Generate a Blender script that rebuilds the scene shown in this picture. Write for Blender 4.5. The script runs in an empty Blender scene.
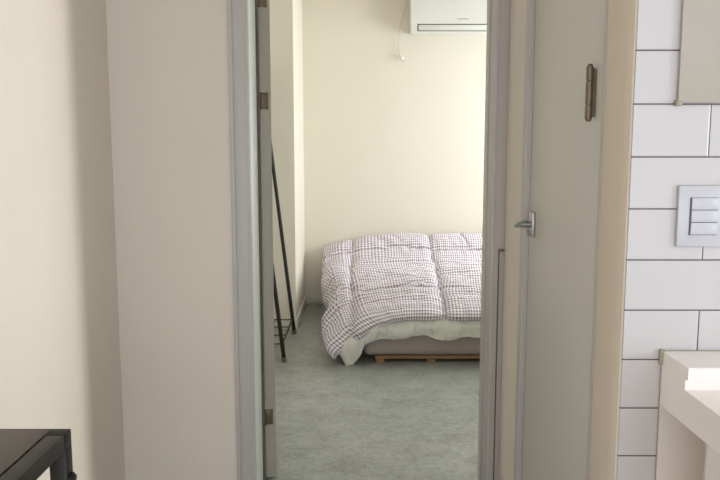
import bpy, bmesh, math, random
from mathutils import Vector, Matrix, noise
R = math.radians
S = bpy.context.scene
COL = S.collection
random.seed(4)

# ------------------------------------------------------------------ camera
cd = bpy.data.cameras.new('camera'); cam = bpy.data.objects.new('camera', cd); COL.objects.link(cam)
cd.sensor_width = 36; cd.lens = 36; cd.clip_start = .02
cam.location = (0, 0, 1.25)
cam.rotation_euler = (R(90 - 6.97), 0, 0)
S.camera = cam
# ------------------------------------------------------------------ world, lights, exposure
W = bpy.data.worlds.new('world'); S.world = W; W.use_nodes = True
bg = W.node_tree.nodes['Background']; bg.inputs[0].default_value = (.80, .88, 1, 1); bg.inputs[1].default_value = 1.2
def area(name, loc, rot, sx, sy, power, color):
    l = bpy.data.lights.new(name, 'AREA'); l.shape = 'RECTANGLE'; l.size = sx; l.size_y = sy
    l.energy = power; l.color = color
    o = bpy.data.objects.new(name, l); COL.objects.link(o); o.location = loc; o.rotation_euler = rot
    return o
sun = bpy.data.lights.new('sun', 'SUN'); sun.energy = 1.15; sun.angle = R(1.0); sun.color = (1, .96, .90)
so = bpy.data.objects.new('sun', sun); COL.objects.link(so)
so.rotation_euler = Vector((-.707, .707, -.10)).to_track_quat('-Z', 'Y').to_euler()
area('back_fill', (.35, -2.38, .95), (R(90), 0, 0), 2.2, 1.7, 25, (.95, .96, 1))  # added fill from behind the camera for the doorway wall and casings
area('hall_window_daylight', (2.90, -.40, 1.2), (0, R(90), 0), .9, 1.0, 26, (.84, .9, 1))
area('bedroom_window_daylight', (2.33, 4.78, 1.45), (0, R(90), 0), 1.3, 1.75, 43, (.87, .935, 1))
S.view_settings.view_transform = 'Standard'; S.view_settings.look = 'None'
S.view_settings.exposure = 0.5; S.view_settings.gamma = 1; S.view_settings.use_curve_mapping = False
S.cycles.use_denoising = True
S.cycles.max_bounces = 10; S.cycles.diffuse_bounces = 6

# ------------------------------------------------------------------ materials
def lin(c):
    return tuple(((x / 255) / 12.92 if x / 255 <= .04045 else ((x / 255 + .055) / 1.055) ** 2.4) for x in c) + (1,)
class NT:
    def __init__(s, name):
        s.m = bpy.data.materials.new(name); s.m.use_nodes = True; s.t = s.m.node_tree
        s.b = s.t.nodes['Principled BSDF']
    def n(s, typ, **kw):
        x = s.t.nodes.new(typ)
        for k, v in kw.items():
            if k.startswith('i_'): x.inputs[k[2:].replace('_', ' ')].default_value = v
            else: setattr(x, k, v)
        return x
    def l(s, a, b): s.t.links.new(a, b)
def mat(name, rgb, rough=.6, metal=0, var=.04, scale=6, bump=0, bscale=60, spec=.5, stretch=(1, 1, 1)):
    q = NT(name); c = lin(rgb)
    tc = q.n('ShaderNodeTexCoord'); mp = q.n('ShaderNodeMapping'); mp.inputs['Scale'].default_value = stretch
    q.l(tc.outputs['Object'], mp.inputs['Vector'])
    no = q.n('ShaderNodeTexNoise', i_Scale=scale, i_Detail=4.0)
    q.l(mp.outputs[0], no.inputs['Vector'])
    mx = q.n('ShaderNodeMix', data_type='RGBA')
    mx.inputs['A'].default_value = tuple(x * (1 - var) for x in c[:3]) + (1,)
    mx.inputs['B'].default_value = tuple(min(1, x * (1 + var)) for x in c[:3]) + (1,)
    q.l(no.outputs['Fac'], mx.inputs['Factor']); q.l(mx.outputs['Result'], q.b.inputs['Base Color'])
    q.b.inputs['Roughness'].default_value = rough; q.b.inputs['Metallic'].default_value = metal
    q.b.inputs['Specular IOR Level'].default_value = spec
    if bump:
        n2 = q.n('ShaderNodeTexNoise', i_Scale=bscale, i_Detail=3.0); q.l(mp.outputs[0], n2.inputs['Vector'])
        bp = q.n('ShaderNodeBump', i_Strength=bump, i_Distance=.004)
        q.l(n2.outputs['Fac'], bp.inputs['Height']); q.l(bp.outputs[0], q.b.inputs['Normal'])
    return q.m
M = {}
M['wall_hall'] = mat('hall_wallpaper', (219, 210, 198), .85, var=.025, scale=3, bump=.25, bscale=90)
M['wall_bed'] = mat('bedroom_wallpaper', (227, 221, 205), .85, var=.02, scale=2, bump=.2, bscale=90)
M['ceiling'] = mat('ceiling_paper', (232, 228, 218), .9)
M['white_trim'] = mat('baseboard_white', (220, 218, 208), .5)
M['casing'] = mat('grey_door_frame', (184, 179, 176), .45, var=.02, stretch=(8, 8, .5))
M['jamb'] = mat('lit_jamb', (214, 216, 208), .35, var=.01)  # left jamb only; paler than the casing, window light put into the colour
M['edge'] = mat('leaf_edge_band', (166, 160, 146), .5, var=.03, stretch=(8, 8, .5))
M['cream_trim'] = mat('cream_moulding', (214, 201, 184), .6, var=.03, stretch=(8, 8, .5))
M['door'] = mat('pale_grey_door', (203, 200, 192), .42, var=.02, scale=2)
M['gasket'] = mat('dark_gasket', (100, 95, 82), .8)
M['hinge'] = mat('aged_nickel', (120, 108, 92), .4, metal=.8, var=.2, scale=50)
M['bronze'] = mat('bronze_hinge', (104, 90, 72), .5, metal=.5, var=.2, scale=50)
M['chrome'] = mat('brushed_steel', (170, 170, 166), .3, metal=.9)
M['black'] = mat('black_steel', (22, 22, 22), .45, metal=.3)
M['ac'] = mat('white_plastic', (220, 220, 212), .35, var=.01)
M['slot'] = mat('dark_slot', (60, 60, 52), .7)
M['grey_mark'] = mat('grey_print', (165, 165, 155), .6)
M['plug'] = mat('ivory_plastic', (240, 232, 220), .4)
M['switch'] = mat('switch_plastic', (190, 190, 196), .3, var=.01)
M['switch_gap'] = mat('switch_gap', (90, 90, 96), .7)
M['duvet'] = mat('white_cotton', (222, 222, 210), .9, var=.03, scale=12, bump=.3, bscale=220)
M['sheet'] = mat('grey_brown_sheet', (160, 150, 144), .9, var=.04, scale=9, bump=.3, bscale=300)
M['wood'] = mat('pallet_pine', (140, 108, 76), .7, var=.15, scale=14, stretch=(1, 8, 8))
M['stone'] = mat('engineered_stone', (244, 238, 234), .28, var=.03, scale=160)
M['table_top'] = mat('dark_walnut_laminate', (58, 46, 38), .35, var=.12, scale=9, stretch=(1, 10, 10))
M['table_frame'] = mat('black_brown_steel', (33, 31, 27), .45, metal=.2)
M['caulk'] = mat('aged_caulk', (158, 152, 132), .7, var=.15, scale=90)

def floor_mat():
    q = NT('grey_stone_tile')
    tc = q.n('ShaderNodeTexCoord')
    mp = q.n('ShaderNodeMapping'); mp.inputs['Rotation'].default_value = (0, 0, R(-1.9)); mp.inputs['Location'].default_value = (-.12, .03, 0)
    q.l(tc.outputs['Object'], mp.inputs['Vector'])
    br = q.n('ShaderNodeTexBrick', offset=0.0, i_Scale=1.0); br.inputs['Brick Width'].default_value = .6; br.inputs['Row Height'].default_value = .6
    br.inputs['Mortar Size'].default_value = .0028; br.inputs['Mortar Smooth'].default_value = .3; br.inputs['Bias'].default_value = 0
    br.inputs['Color1'].default_value = lin((146, 149, 143)); br.inputs['Color2'].default_value = lin((150, 153, 147)); br.inputs['Mortar'].default_value = lin((160, 160, 152))
    q.l(mp.outputs[0], br.inputs['Vector'])
    n1 = q.n('ShaderNodeTexNoise', i_Scale=7.0, i_Detail=8.0, i_Roughness=.7); q.l(mp.outputs[0], n1.inputs['Vector'])
    n2 = q.n('ShaderNodeTexNoise', i_Scale=38.0, i_Detail=5.0, i_Roughness=.7); q.l(mp.outputs[0], n2.inputs['Vector'])
    ad = q.n('ShaderNodeMath', operation='ADD'); q.l(n1.outputs['Fac'], ad.inputs[0]); q.l(n2.outputs['Fac'], ad.inputs[1])
    rp = q.n('ShaderNodeMapRange'); rp.inputs['From Min'].default_value = .7; rp.inputs['From Max'].default_value = 1.3
    rp.inputs['To Min'].default_value = .66; rp.inputs['To Max'].default_value = 1.34
    q.l(ad.outputs[0], rp.inputs['Value'])
    mx = q.n('ShaderNodeVectorMath', operation='SCALE'); q.l(br.outputs['Color'], mx.inputs[0]); q.l(rp.outputs[0], mx.inputs['Scale'])
    q.l(mx.outputs[0], q.b.inputs['Base Color'])
    q.b.inputs['Roughness'].default_value = .42
    return q.m
M['floor'] = floor_mat()

def tile_mat(name, ox, oz, axis):
    q = NT(name)
    tc = q.n('ShaderNodeTexCoord'); sp = q.n('ShaderNodeSeparateXYZ'); q.l(tc.outputs['Object'], sp.inputs[0])
    cb = q.n('ShaderNodeCombineXYZ'); q.l(sp.outputs[axis], cb.inputs[0]); q.l(sp.outputs[2], cb.inputs[1])
    mp = q.n('ShaderNodeMapping'); mp.inputs['Location'].default_value = (ox, oz, 0); q.l(cb.outputs[0], mp.inputs['Vector'])
    br = q.n('ShaderNodeTexBrick', offset=0.5, i_Scale=1.0)
    for k, v in (('Brick Width', .295), ('Row Height', .0945), ('Mortar Size', .0013), ('Mortar Smooth', .1), ('Bias', 0)): br.inputs[k].default_value = v
    br.inputs['Color1'].default_value = lin((198, 194, 194)); br.inputs['Color2'].default_value = lin((195, 191, 191)); br.inputs['Mortar'].default_value = lin((80, 74, 74))
    q.l(mp.outputs[0], br.inputs['Vector']); q.l(br.outputs['Color'], q.b.inputs['Base Color'])
    q.b.inputs['Roughness'].default_value = .25
    br2 = q.n('ShaderNodeTexBrick', offset=0.5, i_Scale=1.0)
    for k, v in (('Brick Width', .295), ('Row Height', .0945), ('Mortar Size', .004), ('Mortar Smooth', 1.0), ('Bias', 0)): br2.inputs[k].default_value = v
    q.l(mp.outputs[0], br2.inputs['Vector'])
    iv = q.n('ShaderNodeMath', operation='SUBTRACT'); iv.inputs[0].default_value = 1; q.l(br2.outputs['Fac'], iv.inputs[1])
    bp = q.n('ShaderNodeBump', i_Strength=.5, i_Distance=.002); q.l(iv.outputs[0], bp.inputs['Height']); q.l(bp.outputs[0], q.b.inputs['Normal'])
    return q.m
# row joints at z = 1.25 + k*.0945 + c ; vertical joints fitted to the wall
M['tile'] = tile_mat('white_metro_tile', -.632, -1.1465, 0)
M['tile_side'] = tile_mat('white_metro_tile_side', .10, -(1.239), 1)

def gingham():
    q = NT('brown_gingham_cotton')
    uv = q.n('ShaderNodeUVMap'); sp = q.n('ShaderNodeSeparateXYZ'); q.l(uv.outputs[0], sp.inputs[0])
    outs = []
    for k in range(2):
        m1 = q.n('ShaderNodeMath', operation='MULTIPLY'); m1.inputs[1].default_value = 1 / .0174; q.l(sp.outputs[k], m1.inputs[0])
        fr = q.n('ShaderNodeMath', operation='FRACT'); q.l(m1.outputs[0], fr.inputs[0])
        gt = q.n('ShaderNodeMath', operation='LESS_THAN'); gt.inputs[1].default_value = .5; q.l(fr.outputs[0], gt.inputs[0])
        outs.append(gt)
    ad = q.n('ShaderNodeMath', operation='ADD'); q.l(outs[0].outputs[0], ad.inputs[0]); q.l(outs[1].outputs[0], ad.inputs[1])
    hf = q.n('ShaderNodeMath', operation='MULTIPLY'); hf.inputs[1].default_value = .5; q.l(ad.outputs[0], hf.inputs[0])
    rp = q.n('ShaderNodeValToRGB'); rp.color_ramp.interpolation = 'CONSTANT'
    e = rp.color_ramp.elements; e[0].position = 0; e[0].color = lin((242, 241, 250)); e[1].position = .4; e[1].color = lin((212, 204, 211))
    e3 = e.new(.9); e3.color = lin((140, 120, 118))
    q.l(hf.outputs[0], rp.inputs[0]); q.l(rp.outputs[0], q.b.inputs['Base Color'])
    q.b.inputs['Roughness'].default_value = .95; q.b.inputs['Specular IOR Level'].default_value = .2
    return q.m
M['gingham'] = gingham()
def frosted(name, rgb, a):
    q = NT(name)
    q.b.inputs['Base Color'].default_value = lin(rgb); q.b.inputs['Roughness'].default_value = .35
    tr = q.n('ShaderNodeBsdfTransparent'); tr.inputs[0].default_value = (.93, .9, .85, 1)
    mx = q.n('ShaderNodeMixShader'); mx.inputs[0].default_value = a
    q.l(tr.outputs[0], mx.inputs[1]); q.l(q.b.outputs[0], mx.inputs[2])
    q.l(mx.outputs[0], q.t.nodes['Material Output'].inputs['Surface'])
    return q.m
M['frosted'] = frosted('beige_translucent_acrylic', (192, 184, 172), .72)
M['frosted_light'] = frosted('pale_translucent_cover', (236, 226, 218), .80)
def pane_mat():
    q = NT('clear_window_glass')
    tr = q.n('ShaderNodeBsdfTransparent'); gl = q.n('ShaderNodeBsdfGlossy'); gl.inputs['Roughness'].default_value = .02
    mx = q.n('ShaderNodeMixShader'); mx.inputs[0].default_value = .06
    q.l(tr.outputs[0], mx.inputs[1]); q.l(gl.outputs[0], mx.inputs[2]); q.l(mx.outputs[0], q.t.nodes['Material Output'].inputs['Surface'])
    return q.m
M['pane'] = pane_mat()

# ------------------------------------------------------------------ mesh helpers
def add_box(bm, x0, x1, y0, y1, z0, z1, bev=0, seg=2):
    t = bmesh.new(); bmesh.ops.create_cube(t, size=1)
    for v in t.verts: v.co = Vector(((x0 + x1) / 2 + v.co.x * (x1 - x0), (y0 + y1) / 2 + v.co.y * (y1 - y0), (z0 + z1) / 2 + v.co.z * (z1 - z0)))
    if bev: bmesh.ops.bevel(t, geom=t.edges[:], offset=bev, segments=seg, profile=.5, affect='EDGES')
    merge(bm, t)
def merge(bm, t):
    me = bpy.data.meshes.new('tmp'); t.to_mesh(me); t.free(); bm.from_mesh(me); bpy.data.meshes.remove(me)
def add_cyl(bm, a, b, r, r2=None, n=20, bev=0):
    a, b = Vector(a), Vector(b); t = bmesh.new(); d = b - a
    bmesh.ops.create_cone(t, cap_ends=True, segments=n, radius1=r, radius2=r if r2 is None else r2, depth=d.length)
    if bev: bmesh.ops.bevel(t, geom=[e for e in t.edges if len(e.link_faces) == 2 and any(len(f.verts) > 4 for f in e.link_faces)], offset=bev, segments=2, affect='EDGES')
    t.transform(Matrix.Translation((a + b) / 2) @ d.to_track_quat('Z', 'Y').to_matrix().to_4x4())
    merge(bm, t)
def add_tube(bm, pts, r, n=10):
    pts = [Vector(p) for p in pts]; rings = []
    for i, p in enumerate(pts):
        d = (pts[min(i + 1, len(pts) - 1)] - pts[max(i - 1, 0)]).normalized()
        q = d.to_track_quat('Z', 'Y')
        rr = r[i] if isinstance(r, (list, tuple)) else r
        rings.append([bm.verts.new(p + q @ Vector((math.cos(k * 2 * math.pi / n) * rr, math.sin(k * 2 * math.pi / n) * rr, 0))) for k in range(n)])
    for a, b in zip(rings, rings[1:]):
        for k in range(n): bm.faces.new((a[k], a[(k + 1) % n], b[(k + 1) % n], b[k]))
    bm.faces.new(rings[0][::-1]); bm.faces.new(rings[-1])
def add_poly_prism(bm, pts, lo, hi, axis):
    """pts 2D profile, extruded along axis 0/1/2 from lo to hi."""
    def mk(p, h):
        c = list(p); c.insert(axis, h); return bm.verts.new(c)
    A = [mk(p, lo) for p in pts]; B = [mk(p, hi) for p in pts]; n = len(pts)
    for i in range(n): bm.faces.new((A[i], A[(i + 1) % n], B[(i + 1) % n], B[i]))
    bm.faces.new(A[::-1]); bm.faces.new(B)
def obj(name, bm, m, parent=None, smooth=False, origin=None):
    bmesh.ops.recalc_face_normals(bm, faces=bm.faces[:])
    me = bpy.data.meshes.new(name)
    o = bpy.data.objects.new(name, me)
    if origin is not None and parent is None:
        bm.transform(Matrix.Translation(-Vector(origin))); o.location = origin
    elif parent is not None:
        bm.transform(Matrix.Translation(-Vector(parent.location)))
    bm.to_mesh(me); bm.free()
    me.materials.append(m); COL.objects.link(o)
    if smooth:
        for p in me.polygons: p.use_smooth = True
    else:
        for p in me.polygons: p.use_smooth = True
        try: me.set_sharp_from_angle(angle=R(35))
        except Exception: pass
    if parent is not None: o.parent = parent
    return o
def sub(name, bm, m, parent):          # sub-part: parent sits at its thing's origin
    bmesh.ops.recalc_face_normals(bm, faces=bm.faces[:])
    root = parent.parent if parent.parent else parent
    bm.transform(Matrix.Translation(-Vector(root.location)))
    me = bpy.data.meshes.new(name); bm.to_mesh(me); bm.free(); me.materials.append(m)
    o = bpy.data.objects.new(name, me); COL.objects.link(o); o.parent = parent
    for p in me.polygons: p.use_smooth = True
    me.set_sharp_from_angle(angle=R(35))
    return o
def thing(name, label, cat, loc, group=None, kind=None):
    o = bpy.data.objects.new(name, None); COL.objects.link(o); o.location = loc; o.empty_display_size = .05
    if label: o['label'] = label
    if cat: o['category'] = cat
    if group: o['group'] = group
    if kind: o['kind'] = kind
    return o
def B(*boxes, bev=0):
    bm = bmesh.new()
    for b in boxes: add_box(bm, *b, bev=bev)
    return bm
def struct(name, bm, m, label, cat='wall'):
    o = obj(name, bm, m); o['kind'] = 'structure'; o['label'] = label; o['category'] = cat
    return o

# ------------------------------------------------------------------ room shell
DX0, DX1 = -.369, .448          # clear opening of the bedroom doorway
YH, YB = 2.45, 2.615            # hall face / bedroom face of that wall
XS = .493                       # side wall with the pale grey door
YT = 1.315                      # tiled wall
XL = -.838                      # hall left wall
HC = 2.5
struct('floor', B((-2.0, 3.2, -2.6, 6.0, -.1, 0)), M['floor'], 'grey stone look floor tiles with pale grout lines', 'floor')
struct('ceiling', B((-2.0, 3.2, -2.6, 6.0, HC, HC + .1)), M['ceiling'], 'off-white papered ceiling', 'ceiling')
struct('wall_left', B((XL - .12, XL, -2.5, YB, 0, HC)), M['wall_hall'], 'cream papered hall wall on the left, half in light')
struct('wall_front', B((XL, DX0 - .03, YH, YB, 0, HC), (DX1 + .03, XS, YH, YB, 0, HC), (DX0 - .03, DX1 + .03, YH, YB, 2.14, HC)), M['wall_hall'],
       'cream papered hall wall around the bedroom doorway')
struct('wall_side', B((XS, XS + .1, YT + .012, 1.42, 0, HC), (XS, XS + .1, 2.14, YH, 0, HC), (XS, XS + .1, 1.42, 2.14, 2.14, HC), (XS, 2.6, YH, YB, 0, HC)), M['wall_hall'],
       'cream wall holding the pale grey side door')
struct('wall_tiled', B((XS, 3.0, YT, YT + .012, 0, HC)), M['tile'], 'wall of long white glazed tiles with dark joints')
struct('wall_right', B((3.0, 3.1, -1.1, -.95, 0, HC), (3.0, 3.1, -2.5, -2.4, 0, HC), (3.0, 3.1, -2.4, -1.1, 0, .6), (3.0, 3.1, -2.4, -1.1, 2.44, HC), (3.0, 3.1, .15, YT + .012, 0, HC), (3.0, 3.1, -.95, .15, 0, .75), (3.0, 3.1, -.95, .15, 1.75, HC)), M['wall_hall'],
       'hall wall on the right with a wide window')
struct('wall_back', B((XL - .12, -.8, -2.6, -2.5, 0, HC), (2.95, 3.1, -2.6, -2.5, 0, HC), (-.8, 2.95, -2.6, -2.5, 0, .1), (-.8, 2.95, -2.6, -2.5, 2.44, HC)), M['wall_hall'], 'cream wall behind the viewer')
struct('wall_sun_blocker', B((2.385, 3.0, -1.1, -1.0, 0, HC)), M['wall_hall'], 'cream blocker added behind the viewer to cut the sun on the left wall')  # added out of view; its edge casts the shadow line on the left wall
# bedroom
XW = 2.4
struct('wall_bedroom_left', B((-.85, -.75, YB, 6.0, 0, HC)), M['wall_bed'], 'cream bedroom wall on the left')
struct('wall_bedroom_far', B((-.85, XW + .1, 5.88, 6.0, 0, HC)), M['wall_bed'], 'pale cream papered far bedroom wall behind the bed')
struct('wall_bedroom_right', B((XW, XW + .1, YB, 3.85, 0, HC), (XW, XW + .1, 5.7, 5.88, 0, HC), (XW, XW + .1, 3.85, 5.7, 0, .8), (XW, XW + .1, 3.85, 5.7, 2.1, HC)), M['wall_bed'],
       'bedroom wall on the right with a window')
struct('wall_bedroom_pier', B((-.75, -.455, 5.02, 5.88, 0, HC)), M['wall_bed'], 'square cream pier in the far left bedroom corner')
struct('trim_3', B((.2265, .2285, 5.8792, 5.8802, .08, HC)), M['wall_bed'], 'faint vertical wallpaper seam left of the air conditioner', 'seam')
struct('trim_4', B((.544, .546, 5.8792, 5.8802, .08, HC)), M['wall_bed'], 'faint vertical wallpaper seam below the air conditioner', 'seam')
bm = B((-.75, -.443, 5.008, 5.02, 0, .075), (-.455, -.443, 5.02, 5.868, 0, .075), (-.455, XW, 5.868, 5.88, 0, .075), bev=.002)
struct('baseboard_far', bm, M['white_trim'], 'low white baseboard along the pier and far bedroom wall', 'baseboard')
struct('baseboard_bedroom_left', B((-.75, -.738, YB, 5.008, 0, .075), bev=.002), M['white_trim'], 'low white baseboard on the left bedroom wall', 'baseboard')
struct('baseboard_left', B((XL, XL + .012, -2.5, YH, 0, .075), bev=.002), M['white_trim'], 'low white baseboard along the left hall wall', 'baseboard')
struct('baseboard_front', B((XL + .012, DX0 - .068, YH - .012, YH, 0, .075), bev=.002), M['white_trim'], 'low white baseboard beside the bedroom doorway', 'baseboard')

# bedroom door frame
t = thing('trim_1', 'pale grey door frame around the bedroom doorway', 'door frame', (DX0, YH, 0), kind='structure')
H1 = 2.07
def casing_profile(bm, x0, x1, inner):       # stepped flat casing facing the hall
    s = 1 if inner > 0 else -1
    add_box(bm, x0, x1, YH - .012, YH + .01, 0, H1 + .065, bev=.002)
bm = B((DX0 - .066, DX0 + .0, YH - .014, YH + .002, 0, H1 + .06), bev=.002)
add_box(bm, DX0 - .066, DX0 - .052, YH - .019, YH - .012, 0, H1 + .06, bev=.002)
add_box(bm, DX0 - .012, DX0, YH - .017, YH - .012, 0, H1 + .06, bev=.0015)
obj('casing', bm, M['casing'], t)
bm = B((DX1, XS, YH - .014, YH + .002, 0, H1 + .06), bev=.002)
add_box(bm, DX1, DX1 + .012, YH - .017, YH - .012, 0, H1 + .06, bev=.0015)
obj('casing', bm, M['casing'], t)
obj('head_casing', B((DX0 - .066, XS, YH - .014, YH + .002, H1, H1 + .065), bev=.002), M['casing'], t)
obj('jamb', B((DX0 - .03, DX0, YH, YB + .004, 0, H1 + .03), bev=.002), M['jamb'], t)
obj('jamb', B((DX1, DX1 + .03, YH, YB + .004, 0, H1 + .03), (DX1 - .004, DX1 + .0, YH + .085, YB - .035, 0, H1), bev=.0015), M['casing'], t)
obj('head_jamb', B((DX0, DX1, YH, YB + .004, H1, H1 + .03), bev=.002), M['casing'], t)
obj('gasket', B((.472, .476, YH - .018, YH - .012, 0, .916)), M['gasket'], t)
obj('gasket', B((DX0 - .001, DX0 + .007, YB - .002, YB + .012, 0, H1)), M['gasket'], t)

# bedroom door leaf, swung back into the room
d = thing('door_1', 'pale grey bedroom door swung open into the bedroom, seen edge-on', 'door', (DX0 + .008, YB + .02, 0), kind='structure')
LT = .040
ang = R(104.5)
Mx = Matrix.Rotation(ang, 4, 'Z')
def leaf_bm(*boxes, bev=.0015):
    b = B(*boxes, bev=bev); b.transform(Mx); b.transform(Matrix.Translation(d.location)); return b
# local: x along width, y thickness (negative = towards room centre after turning)
lf = obj('door_leaf', leaf_bm((0, .80, -LT, 0, .01, 2.055)), M['door'], d)
obj('leaf_panel_line', leaf_bm((.1, .7, -LT - .003, -LT + .001, .2, .95), (.1, .7, -LT - .003, -LT + .001, 1.1, 1.9), bev=.001), M['door'], d)
obj('edge_band', leaf_bm((-.0012, .001, -LT, 0, .01, 2.055), bev=.0003), M['edge'], d)
for z in (.25, 1.433, 1.79):
    h = obj('hinge', leaf_bm((-.0032, .0005, -.030, -.004, z - .030, z + .030), bev=.001), M['bronze'], d)
    b = bmesh.new(); add_cyl(b, (-.006, .002, z - .031), (-.006, .002, z + .031), .006, n=12, bev=.001)
    b.transform(Mx); b.transform(Matrix.Translation(d.location))
    sub('hinge_pin', b, M['bronze'], h)
b = bmesh.new(); add_cyl(b, (.74, -LT, 1.0), (.74, -LT - .05, 1.0), .01, bev=.002); add_cyl(b, (.74, -LT, 1.0), (.74, -LT - .008, 1.0), .026, bev=.002)
add_tube(b, [(.745, -LT - .048, 1.0), (.70, -LT - .05, 1.0), (.62, -LT - .046, 1.0)], .009)
b.transform(Mx); b.transform(Matrix.Translation(d.location)); obj('door_handle', b, M['chrome'], d)

# side door
SY0, SY1 = 1.465, 2.10
t = thing('trim_2', 'cream and grey frame around the side door', 'door frame', (XS, SY0, 0), kind='structure')
# near casing, cream, rounded profile
prof = []
for k in range(13):
    u = k / 12
    prof.append((XS - .003 - .007 * math.sin(math.pi * u) ** .5 - .002 * (1 - u), SY0 - .005 - .14 * u))
prof = [(XS + .01, SY0 - .005)] + prof + [(XS + .01, SY0 - .145)]
bm = bmesh.new(); add_poly_prism(bm, prof, 0, H1 + .06, 2)
obj('casing', bm, M['cream_trim'], t)
obj('casing_bead', B((XS - .008, XS + .01, SY0 - .006, SY0 + .006, 0, H1 + .01), bev=.003), M['casing'], t)
obj('jamb', B((XS + .0, XS + .1, SY0 - .03, SY0 - .001, 0, H1 + .02), bev=.002), M['casing'], t)
obj('casing', B((XS - .013, XS + .01, SY1 + .008, SY1 + .045, 0, H1 + .06), bev=.003), M['casing'], t)
obj('jamb', B((XS - .004, XS + .1, SY1 + .003, SY1 + .04, 0, H1 + .02), bev=.002), M['casing'], t)
obj('head_casing', B((XS - .013, XS + .01, SY0 - .14, SY1 + .07, H1, H1 + .06), bev=.003), M['casing'], t)
obj('gasket', B((XS + .004, XS + .02, SY1 - .004, SY1 + .006, 0, H1)), M['gasket'], t)
d2 = thing('door_2', 'closed pale grey side door with steel lever handle', 'door', (XS, SY0, 0), kind='structure')
obj('door_leaf', B((XS + .002, XS + .042, SY0 + .001, SY1 - .005, .008, H1 - .005), bev=.002), M['door'], d2)
for z in (1.415, .30, 1.85):
    b = bmesh.new(); z -= .042; hx, hy = XS - .012, SY0 + .072
    for a, c in ((-.055, -.026), (-.025, .024), (.025, .055)): add_cyl(b, (hx, hy, z + a), (hx, hy, z + c), .0075, n=16, bev=.001)
    add_box(b, hx, XS + .004, hy - .003, hy + .003, z - .05, z + .05)
    h = obj('hinge', b, M['hinge'], d2)
    b = bmesh.new()
    for a in (-.0565, .0565): add_cyl(b, (hx, hy, z + a - .003), (hx, hy, z + a + .003), .0052, n=12, bev=.001)
    sub('hinge_cap', b, M['bronze'], h)
hz, hy = 1.045, 2.045
b = bmesh.new(); add_box(b, XS - .007, XS + .003, hy - .022, hy + .022, hz - .036, hz + .036, bev=.003)
ro = obj('handle_plate', b, M['chrome'], d2)
b = bmesh.new(); add_cyl(b, (XS - .004, hy, hz), (XS - .052, hy, hz), .0095, bev=.002)
add_tube(b, [(XS - .046, hy + .008, hz), (XS - .05, hy - .02, hz + .002), (XS - .052, hy - .06, hz + .010), (XS - .050, hy - .112, hz + .024)], [.0085, .0075, .006, .0045], 14)
obj('door_handle', b, M['chrome'], d2)
b = bmesh.new(); add_cyl(b, (XS - .006, hy, hz - .026), (XS - .016, hy, hz - .026), .006, bev=.001); obj('key_cylinder', b, M['chrome'], d2)
# strike plate by the doorway
b = bmesh.new(); add_box(b, .472, .492, YH - .024, YH - .013, .914, .922, bev=.001)
o = obj('strike_plate', b, M['hinge'], bpy.data.objects['trim_1'])

# windows (out of frame; the light comes through them)
def window(name, x, y0, y1, z0, z1, label, mull):
    w = thing(name, label, 'window', (x, (y0 + y1) / 2, z0), kind='structure')
    b = B((x, x + .06, y0, y0 + .05, z0, z1), (x, x + .06, y1 - .04, y1, z0, z1), (x, x + .06, y0, y1, z0, z0 + .04), (x, x + .06, y0, y1, z1 - .04, z1), bev=.003)
    if mull: add_box(b, x, x + .06, mull - .03, mull + .03, z0, z1, bev=.003)
    obj('window_frame', b, M['white_trim'], w)
    obj('window_pane', B((x + .028, x + .032, y0 + .04, y1 - .04, z0 + .04, z1 - .04)), M['pane'], w)
    return w
window('window_1', 3.02, -.95, .15, .75, 1.75, 'white framed hall window beside the counter', None)
window('window_4', 3.02, -2.4, -1.1, .6, 2.44, 'white framed window added out of view to let the sun in past the blocker', None)  # unseen window, added as the sun's way in to the left wall
window('window_2', 2.42, 3.85, 5.7, .8, 2.1, 'white framed bedroom window', 4.78)
w = thing('window_3', 'wide white framed window added behind the viewer for fill light', 'window', (1.05, -2.58, .1), kind='structure')  # unseen window, added to go with the fill lamp at the back
obj('window_frame', B((-.8, -.75, -2.58, -2.52, .1, 2.44), (2.9, 2.95, -2.58, -2.52, .1, 2.44), (-.75, 2.9, -2.58, -2.52, .1, .15), (-.75, 2.9, -2.58, -2.52, 2.4, 2.44), (.72, .78, -2.58, -2.52, .15, 2.4), bev=.003), M['white_trim'], w)
obj('window_pane', B((-.77, 2.92, -2.552, -2.548, .13, 2.42)), M['pane'], w)
b = bmesh.new(); add_box(b, XW - .03, XW - .026, 3.8, 5.74, .76, 2.12)
add_cyl(b, (XW - .028, 3.8, 2.13), (XW - .028, 5.74, 2.13), .02)
o = obj('sun_block_blind', b, M['ceiling']); o['label'] = 'white blind added over the unseen bedroom window to keep the sun out'; o['category'] = 'blind'  # added out of view; stops direct sun from reaching the bed and walls

# ------------------------------------------------------------------ air conditioner
AX, AW, AZ = .388, .86, 2.168
ac = thing('air_conditioner', 'white wall-mounted air conditioner high above the bed', 'air conditioner', (AX + AW / 2, 5.88, AZ))
prof = [(5.88, AZ + .01), (5.88, AZ + .285), (5.70, AZ + .285), (5.675, AZ + .27), (5.665, AZ + .24), (5.660, AZ + .07), (5.662, AZ - .002), (5.685, AZ - .012), (5.74, AZ - .014)]
bm = bmesh.new(); add_poly_prism(bm, prof, AX, AX + AW, 0); bmesh.ops.bevel(bm, geom=[e for e in bm.edges], offset=.004, segments=2, affect='EDGES')
obj('housing', bm, M['ac'], ac)
obj('outlet_slot', B((AX + .052, AX + AW - .05, 5.6575, 5.668, AZ + .0, AZ + .053), bev=.002), M['slot'], ac)
b = B((AX + .058, AX + AW - .056, 5.655, 5.664, AZ + .0035, AZ + .0465), bev=.003)
obj('vane', b, M['ac'], ac)
b = bmesh.new()
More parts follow.
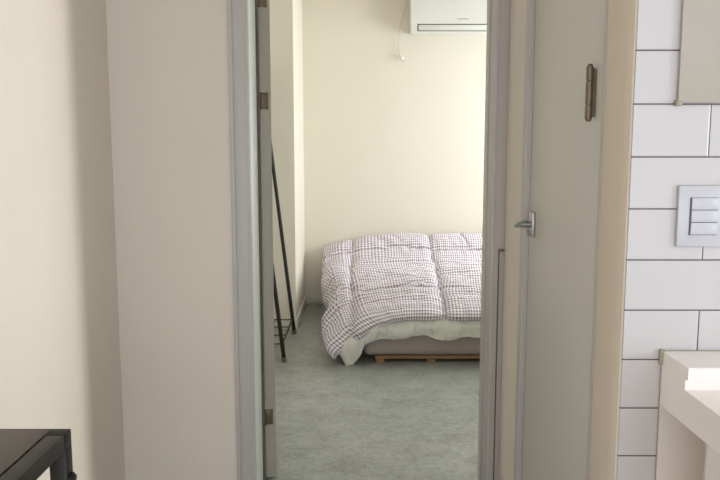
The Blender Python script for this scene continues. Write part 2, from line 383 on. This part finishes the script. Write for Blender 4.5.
for k in range(7):
    x = AX + .362 + k * .0125
    add_box(b, x - .0045, x - .0025, 5.6585, 5.6605, AZ + .0840, AZ + .0950)
    if k % 2 == 0: add_box(b, x - .0035, x + .004, 5.6585, 5.6605, AZ + .0925, AZ + .0950); add_box(b, x - .0035, x + .004, 5.6585, 5.6605, AZ + .0840, AZ + .0860)
    else: add_box(b, x + .002, x + .004, 5.6585, 5.6605, AZ + .0840, AZ + .0950); add_box(b, x - .0035, x + .004, 5.6585, 5.6605, AZ + .0890, AZ + .0910)
obj('badge', b, M['grey_mark'], ac)

# hanging cord with plug
c = thing('hanging_cord', 'thin cream cord with ivory plug hanging beside the air conditioner', 'cord', (.31, 5.87, 2.0))
b = bmesh.new(); P = [(.372, 5.87, 2.46), (.366, 5.868, 2.40), (.345, 5.86, 2.33), (.318, 5.855, 2.24), (.308, 5.855, 2.16), (.309, 5.856, 2.08), (.315, 5.856, 2.01)]
pts = []
for i in range(len(P) - 1):
    for k in range(5): pts.append(Vector(P[i]).lerp(Vector(P[i + 1]), k / 5))
pts.append(Vector(P[-1])); add_tube(b, pts, .0028, 8); obj('cord', b, M['cream_trim'], c, smooth=True)
b = bmesh.new(); add_cyl(b, (.312, 5.852, 2.012), (.334, 5.84, 1.985), .013, .019, bev=.003)
add_cyl(b, (.334, 5.84, 1.985), (.345, 5.834, 1.972), .019, .012, bev=.002); pl = obj('plug', b, M['plug'], c)
b = bmesh.new()
for s in (-.006, .006): add_cyl(b, (.343 + s, 5.834, 1.973 + s), (.352 + s, 5.829, 1.962 + s), .002)
sub('pin', b, M['chrome'], pl)

# ------------------------------------------------------------------ drying ladder on the left
lr = thing('ladder_shelf', 'slim black metal ladder rack leaning by the bedroom pier', 'ladder rack', (-.5, 4.55, 0))
for y in (4.20, 4.87):
    b = bmesh.new(); add_cyl(b, (-.455, y, .012), (-.661, y, 1.82), .0125, n=16, bev=.002); pole = obj('pole', b, M['black'], lr)
    b = bmesh.new(); add_cyl(b, (-.4536, y, 0), (-.457, y, .03), .0155, .0145, n=16, bev=.002); sub('rubber_foot', b, M['gasket'], pole)
    b = bmesh.new(); add_cyl(b, (-.722, y, .0), (-.672, y, 1.82), .010, n=12); obj('rear_leg', b, M['black'], lr)
for z in (.105, ):
    xf = -.455 - .105 * .114
    b = bmesh.new()
    add_cyl(b, (xf, 4.20, z), (xf, 4.87, z), .006); add_cyl(b, (-.705, 4.20, z), (-.705, 4.87, z), .006)
    for k in range(4): add_cyl(b, (xf, 4.22 + k * .21, z), (-.705, 4.22 + k * .21, z), .0038)
    add_cyl(b, (-.58, 4.20, z), (-.58, 4.87, z), .0035)
    obj('wire_shelf', b, M['black'], lr)
b = bmesh.new(); add_cyl(b, (-.661, 4.20, 1.815), (-.661, 4.87, 1.815), .011); obj('top_rail', b, M['black'], lr)
b = bmesh.new(); add_cyl(b, (-.634, 4.20, 1.585), (-.634, 4.87, 1.585), .009); obj('rung', b, M['black'], lr)

# ------------------------------------------------------------------ bed
BX0, BX1, BY0, BY1 = .02, 2.02, 4.18, 5.78
p = thing('bed_base', 'low pine slatted base showing under the mattress', 'bed base', (1.0, 5.0, 0))
for k, y in enumerate([4.185 + i * .195 for i in range(8)]):
    obj('slat', B((BX0 + .07, BX1 - .03, y, y + .12, .022, .040), bev=.003), M['wood'], p)
for x in (BX0 + .075, BX0 + .38, BX0 + .95, BX1 - .14):
    obj('foot_beam', B((x, x + .05, 4.19, BY1 - .05, 0, .022), bev=.002), M['wood'], p)
# mattress with soft sheet
def mattress_bm():
    bm = bmesh.new(); add_box(bm, BX0, BX1, BY0 + .0, BY1, .040, .235)
    bmesh.ops.subdivide_edges(bm, edges=bm.edges[:], cuts=2, use_grid_fill=True)
    bmesh.ops.bevel(bm, geom=[e for e in bm.edges if e.calc_face_angle(0) > .5], offset=.04, segments=5, profile=.5, affect='EDGES')
    bmesh.ops.subdivide_edges(bm, edges=[e for e in bm.edges if e.calc_length() > .3], cuts=24, use_grid_fill=True)
    for v in bm.verts:
        n = noise.noise(Vector((v.co.x * 5 + v.co.z * 6, v.co.y * 5, v.co.z * 3)))
        if v.co.z > .05: v.co += Vector((0, -1 if v.co.y < 4.4 else 0, 0)) * n * .012
    return bm
m = obj('mattress', mattress_bm(), M['sheet'], smooth=True, origin=(1.0, 5.0, .04)); m['label'] = 'thick mattress in a grey fitted sheet on the pine base'; m['category'] = 'mattress'

def catmull(P, t):
    n = len(P) - 1; f = min(max(t, 0), 1) * n; i = min(int(f), n - 1); u = f - i
    a, b, c, d = P[max(i - 1, 0)], P[i], P[i + 1], P[min(i + 2, n)]
    return .5 * ((2 * b) + (c - a) * u + (2 * a - 5 * b + 4 * c - d) * u * u + (3 * b - a - 3 * c + d) * u ** 3)
def cloth_sheet(name, rows, ns, nt, disp, thick, material, zoff=None):
    """rows: list (back to front) of lists of control points (left hem to right). Closed padded sheet with uv in metres."""
    nr, nc = len(rows), len(rows[0])
    # arc-length parameters
    def cum(pts):
        L = [0]
        for a, b in zip(pts, pts[1:]): L.append(L[-1] + (b - a).length)
        return L
    us = [sum(cum(r)[j] for r in rows[2:]) / (nr - 2) for j in range(nc)]
    vs = [sum(cum([rows[i][j] for i in range(nr)])[i2] for j in range(5, nc)) / (nc - 5) for i2 in range(nr)]
    def inv(L, x):                                # arc value -> control parameter 0..1
        for k in range(len(L) - 1):
            if x <= L[k + 1] or k == len(L) - 2: return (k + (x - L[k]) / (L[k + 1] - L[k])) / (len(L) - 1)
    G = []; UV = []
    for i in range(nt + 1):
        v = vs[-1] * i / nt; tv = inv(vs, v)
        line = []; uvl = []
        ctrl = [catmull([rows[r][j] for r in range(nr)], tv) for j in range(nc)]
        for j in range(ns + 1):
            u = us[-1] * j / ns
            line.append(catmull(ctrl, inv(us, u))); uvl.append((u, v))
        G.append(line); UV.append(uvl)
    N = []
    for i in range(nt + 1):
        nl = []
        for j in range(ns + 1):
            du = G[i][min(j + 1, ns)] - G[i][max(j - 1, 0)]; dv = G[min(i + 1, nt)][j] - G[max(i - 1, 0)][j]
            n = dv.cross(du); n = n.normalized() if n.length > 1e-9 else Vector((0, 0, 1))
            nl.append(-n)
        N.append(nl)
    if N[nt * 2 // 3][ns * 2 // 3].z < 0: N = [[-n for n in l] for l in N]
    bm = bmesh.new(); uvlay = bm.loops.layers.uv.new('UVMap')
    out, inn = [], []
    for i in range(nt + 1):
        a, b = [], []
        for j in range(ns + 1):
            u, v = UV[i][j]; e = min(u, v, us[-1] - u, vs[-1] - v)
            k = min(1, max(0, e) / .035); k = math.sqrt(1 - (1 - k) ** 2)
            p = G[i][j].copy(); n = N[i][j]
            if zoff: p.z += zoff(u, v, p, us[-1], vs[-1])
            dsp = disp(u, v, p, us[-1], vs[-1])
            a.append(bm.verts.new(p + n * dsp * (.25 + .75 * k)))
            q = p - n * thick * k
            q.z = max(q.z, .004); b.append(bm.verts.new(q))
        out.append(a); inn.append(b)
    def face(vs_, uv_):
        try: f = bm.faces.new(vs_)
        except ValueError: return
        for l, c in zip(f.loops, uv_): l[uvlay].uv = c
    for i in range(nt):
        for j in range(ns):
            q = [(i, j), (i + 1, j), (i + 1, j + 1), (i, j + 1)]
            face([out[a][b] for a, b in q], [UV[a][b] for a, b in q])
            face([inn[a][b] for a, b in q[::-1]], [UV[a][b] for a, b in q[::-1]])
    bor = [(0, j) for j in range(ns)] + [(i, ns) for i in range(nt)] + [(nt, j) for j in range(ns, 0, -1)] + [(i, 0) for i in range(nt, 0, -1)]
    for k in range(len(bor)):
        a, b = bor[k], bor[(k + 1) % len(bor)]
        face([out[a[0]][a[1]], out[b[0]][b[1]], inn[b[0]][b[1]], inn[a[0]][a[1]]], [UV[a[0]][a[1]], UV[b[0]][b[1]], UV[b[0]][b[1]], UV[a[0]][a[1]]])
    print(name, 'u', us, 'v', vs)
    return obj(name, bm, material, smooth=True, origin=(.9, 5.0, .25))
def row(Y, pts, dy=None):
    return [Vector((x - .02, Y + (dy[k] if dy else 0), z)) for k, (x, z) in enumerate(pts)]
def nz(x, y, z=0): return noise.noise(Vector((x, y, z)))

# --- white duvet
def rt(z, xs=(.3, .7, 1.2, 1.6, 2.06)): return [(x, z) for x in xs]
DU = [
    row(5.45, [(-.12, .20), (-.10, .24), (-.06, .27), (.00, .29), (.12, .30)] + rt(.30)),
    row(4.95, [(-.12, .20), (-.10, .24), (-.06, .27), (.00, .295), (.12, .31)] + rt(.31)),
    row(4.45, [(-.13, .17), (-.10, .22), (-.05, .26), (.02, .295), (.12, .315)] + rt(.32)),
    row(4.24, [(-.13, .15), (-.10, .20), (-.05, .245), (.02, .28), (.12, .305)] + rt(.32)),
    row(4.145, [(-.135, .13), (-.10, .16), (-.055, .19), (.01, .23), (.11, .265)] + rt(.285)),
    row(4.11, [(-.13, .10), (-.10, .12), (-.055, .13), (.01, .17), (.09, .22)] + rt(.235)),
    row(4.12, [(-.125, .08), (-.095, .07), (-.055, .06), (.015, .105), (.08, .17)] + rt(.195)),
    row(4.14, [(-.115, .07), (-.085, .045), (-.045, -.015), (.022, .055), (.075, .135)] + [(.3, .165), (.7, .155), (1.2, .16), (1.6, .165), (2.06, .17)]),
]
def dis_duvet(u, v, p, U, V):
    w = .012 * nz(u * 9, v * 5, 3) + .006 * nz(u * 28, v * 10, 7)
    ed = max(0, 1 - (V - v) / .22)
    w += ed * (.012 * math.sin(u * 26 + 2.8 * nz(u * 5, v * 6)) + .013 * nz(u * 40, v * 9) + .006 * nz(u * 90, v * 14))
    return w
def hem_wave(u, v, p, U, V):
    if p.x < .10: return 0
    return max(0, 1 - (V - v) / .10) * (.022 * nz(p.x * 7, 2, 5) + .012 * nz(p.x * 19, 2, 9))
o = cloth_sheet('white_duvet', DU, 260, 130, dis_duvet, .022, M['duvet'], hem_wave)
o['label'] = 'plain off-white duvet hanging out below the checked comforter'; o['category'] = 'duvet'

# --- gingham comforter
def rr(z, a=.30, dz=0): return [(a, z), (.62, z + dz), (1.05, z), (1.55, z - .01), (2.1, z - .03)]
CO = [
    row(5.835, [(-.25, .10), (-.27, .14), (-.28, .20), (-.27, .26), (-.25, .31), (-.12, .34)] + rr(.36)),
    row(5.835, [(-.25, .10), (-.285, .22), (-.29, .35), (-.275, .44), (-.24, .49), (-.10, .525)] + rr(.55)),
    row(5.78, [(-.25, .10), (-.29, .22), (-.295, .36), (-.285, .46), (-.245, .505), (-.10, .54)] + rr(.575)),
    row(5.66, [(-.25, .10), (-.29, .20), (-.295, .32), (-.28, .415), (-.235, .455), (-.10, .47)] + rr(.485)),
    row(5.53, [(-.25, .09), (-.29, .18), (-.295, .26), (-.27, .33), (-.21, .37), (-.08, .385)] + rr(.385)),
    row(5.40, [(-.25, .08), (-.285, .17), (-.29, .25), (-.26, .32), (-.18, .37), (-.05, .395)] + rr(.405)),
    row(5.05, [(-.22, .07), (-.26, .15), (-.265, .23), (-.23, .30), (-.14, .355), (.00, .385)] + rr(.405)),
    row(4.70, [(-.17, .06), (-.21, .13), (-.22, .20), (-.19, .275), (-.11, .335), (.02, .375)] + rr(.405)),
    row(4.42, [(-.18, .045), (-.235, .10), (-.235, .18), (-.195, .255), (-.10, .32), (.03, .37)] + rr(.405)),
    row(4.24, [(-.17, .035), (-.225, .08), (-.225, .15), (-.17, .225), (-.08, .29), (.05, .345)] + rr(.38)),
    row(4.135, [(-.16, .035), (-.195, .065), (-.185, .12), (-.13, .18), (-.05, .24), (.08, .30)] + rr(.335)),
    row(4.105, [(-.15, .04), (-.17, .055), (-.145, .09), (-.075, .14), (.01, .20), (.13, .265)] + rr(.30)),
    row(4.125, [(-.145, .045), (-.155, .055), (-.12, .075), (-.06, .115), (.03, .175), (.15, .245)] + rr(.275)),
]
def seamd(x, seams):
    return min(abs(x - s) for s in seams)
def dis_comf(u, v, p, U, V):
    # u seams run front-back (in u metres from the left hem), v seams run across
    ub = p.x if v < V - .3 else p.x
    su = [-.060 + (.012 if p.y < 4.6 else 0), .565 - .07 * min(1, max(0, (5.3 - p.y) / 1.0)) ** .8, 1.15, 1.75]
    if p.x > 1.15 - .25 or p.x > .8: pass
    sv = [.02, .375, .68, 1.16, 1.62]
    if p.x < su[0]: sv = [.02, .37, .60, 1.02, 1.45]
    elif p.x > su[1]: sv = [.02, .385, .69, 1.20, 1.66]
    wob = .012 * nz(u * 6, v * 6, 5)
    du_ = seamd(p.x + wob, su) if p.x > -.2 else 1.0; dv_ = seamd(v + wob + .02 * nz(u * 3, v), sv)
    a = min(1, du_ / .085); b = min(1, dv_ / .075)
    puff = (1 - (1 - a) ** 2.2) * (1 - (1 - b) ** 2.2)
    d = -.010 + .024 * puff
    # stitched trench
    d -= .014 * math.exp(-(du_ / .012) ** 2) + .020 * math.exp(-(dv_ / .011) ** 2)
    if p.x > -.06: d -= .020 * math.exp(-((v + .02 * nz(u * 3, v) - .682) / .014) ** 2)
    d += .022 * math.exp(-((v - .765) / .06) ** 2) * (1 if p.x > -.06 else .3)
    # pucker lines leaving the seams
    d += .0075 * math.sin(v * 95 + 4 * nz(u * 4, v * 3, 2)) * math.exp(-du_ / .055) * (.5 + nz(v * 8, 1, 3))
    d += .0065 * math.sin(u * 85 + 4 * nz(u * 3, v * 4, 9)) * math.exp(-dv_ / .05) * (.5 + nz(u * 8, 4, 1))
    # long soft folds across the top
    main = min(1, max(0, (v - .66) / .10)) * min(1, max(0, (V - .12 - v) / .15))
    d += main * .018 * math.sin(v * 52 - 5 * max(0, .25 - p.x) ** 1.2 + 5 * nz(u * 1.5, v * 1.8, 4)) * (.8 + .7 * nz(u * 3, v * 5, 11))
    # diagonal gathers on the left overhang and upper back
    if u < .55: d += .008 * math.sin((v * 1.0 + u * .8) * 34 + 3 * nz(u * 4, v * 4)) * min(1, (.55 - u) / .2) * (.7 + nz(u * 4, v * 4, 8))
    if v < .66: d += .007 * math.sin((u * .9 - v * .7) * 70 + 5 * nz(u * 3, v * 5)) * max(0, nz(u * 5, v * 5, 17) + .1)
    d += .006 * nz(u * 14, v * 22, 6) + .003 * nz(u * 45, v * 60, 6)
    # short folded crease near the upper right
    q = (p.x - (.80 + (v - .20) * .35)); 
    if .08 < v < .36 and p.x > .6: d -= .012 * math.exp(-(q / .012) ** 2)
    return d
for r_ in CO:
    if r_[5].y > 5.5: r_[4].z -= .045; r_[5].z -= .018; r_[3].z -= .045; r_[4].x -= .01
    if 4.6 < r_[5].y < 5.1:
        for k_ in range(4): r_[k_].x += .030
    if r_[5].y < 4.6 and r_[5].y > 4.2:
        for k_ in range(4): r_[k_].x += .018
    for k_ in range(4):
        r_[k_].x += (.035, .035, .032, .025)[k_]; r_[k_].z += .025 * (1 - min(1, r_[k_].z / .25))
o = cloth_sheet('gingham_comforter', CO, 420, 330, dis_comf, .030, M['gingham'])
o['label'] = 'puffy quilted comforter in small brown and white gingham spread over the bed'; o['category'] = 'comforter'

# ------------------------------------------------------------------ light switch
s = thing('light_switch', 'white triple rocker light switch on the tiled wall', 'light switch', (.61, YT, 1.129))
SX0, SX1, SZ0, SZ1 = .5785, .672, 1.077, 1.190
obj('face_plate', B((SX0, SX1, YT - .009, YT, SZ0, SZ1), bev=.0035), M['switch'], s)
obj('switch_recess', B((.5995, .650, YT - .0105, YT - .008, 1.0995, 1.168)), M['switch_gap'], s)
for k in range(3):
    z0 = 1.1005 + k * .0227
    obj('rocker', B((.6020, .6495, YT - .0125, YT - .009, z0, z0 + .0217), bev=.001), M['switch'], s)
# ------------------------------------------------------------------ translucent panel
t = thing('wall_panel', 'beige translucent panel fixed on the white tiles above the switch', 'panel', (.8, YT, 1.33))
obj('sheet', B((.568, 1.05, YT - .010, YT - .004, 1.338, 2.2), bev=.001), M['frosted'], t)
b = bmesh.new(); add_box(b, .564, .575, YT - .013, YT, 1.332, 1.342, bev=.002); obj('corner_clip', b, M['caulk'], t)
b = bmesh.new(); add_box(b, 1.04, 1.054, YT - .013, YT, 1.332, 1.342, bev=.002); obj('corner_clip', b, M['caulk'], t)

# ------------------------------------------------------------------ stone vanity counter
CX = .566
v = thing('vanity_counter', 'pale stone vanity counter with raised rear ledge against the tiles', 'counter', (CX, YT, 0))
prof = [(YT - .0015, .880), (YT - .108, .880), (YT - .111, .877), (YT - .111, .859), (YT - .101, .857), (YT - .101, .838), (.80, .838), (.792, .830), (.792, .777), (YT - .0015, .777)]
bm = bmesh.new(); add_poly_prism(bm, prof, CX, 1.75, 0)
obj('stone_top', bm, M['stone'], v)
obj('wall_cover', B((CX, .655, YT - .005, YT - .0015, 0, .777)), M['frosted_light'], v)
obj('base_cabinet', B((.655, 1.75, 1.16, YT - .0015, 0, .777), bev=.002), M['stone'], v)
obj('cabinet_body', B((CX + .016, 1.74, .84, 1.16, .08, .772), bev=.003), M['stone'], v)
obj('plinth', B((CX + .03, 1.73, .88, 1.16, 0, .08)), M['table_frame'], v)
for x in (CX + .02, CX + .41, CX + .80):
    dd = obj('cabinet_door', B((x, x + .38, .82, .84, .09, .765), bev=.003), M['ac'], v)
    b = bmesh.new(); add_cyl(b, (x + .33, .805, .6), (x + .33, .805, .72), .005); sub('handle', b, M['chrome'], dd)
b = bmesh.new()
add_box(b, CX - .006, CX + .004, YT - .008, YT - .001, .855, .884, bev=.002)
add_box(b, CX - .0015, CX + .001, YT - .003, YT - .001, .0, .86)
add_box(b, CX - .002, 1.75, YT - .003, YT - .001, .878, .8815, bev=.0005)
obj('caulk_bead', b, M['caulk'], v)

# ------------------------------------------------------------------ dark table bottom left
TX, TY, TZ = -.524, 1.255, .752
t = thing('side_table', 'dark brown metal framed table against the left hall wall', 'table', (TX - .14, TY - .4, 0))
TL, TF = -.82, .45
b = B((TL, TX, TY - .032, TY, TZ - .03, TZ), (TL, TX, TF, TF + .032, TZ - .03, TZ), (TL, TL + .032, TF + .032, TY - .032, TZ - .03, TZ), (TX - .032, TX, TF + .032, TY - .032, TZ - .03, TZ), bev=.0015)
obj('frame', b, M['table_frame'], t)
obj('tabletop', B((TL + .035, TX - .035, TF + .035, TY - .006, TZ - .018, TZ + .0005), bev=.001), M['table_top'], t)
for x, y in ((TX - .03, TY - .03), (TL, TY - .03), (TX - .03, TF), (TL, TF)):
    obj('leg', B((x, x + .03, y, y + .03, 0, TZ - .03), bev=.0015), M['table_frame'], t)
b = bmesh.new(); add_cyl(b, (TX, TY - .015, TZ - .086), (TX + .006, TY - .015, TZ - .086), .010, bev=.001)
add_cyl(b, (TX + .004, TY - .015, TZ - .086), (TX + .010, TY - .015, TZ - .086), .0065, n=6); obj('bolt', b, M['table_frame'], t)
obj('stretcher', B((TX - .025, TX - .005, TF + .03, TY - .03, .12, .14), bev=.001), M['table_frame'], t)
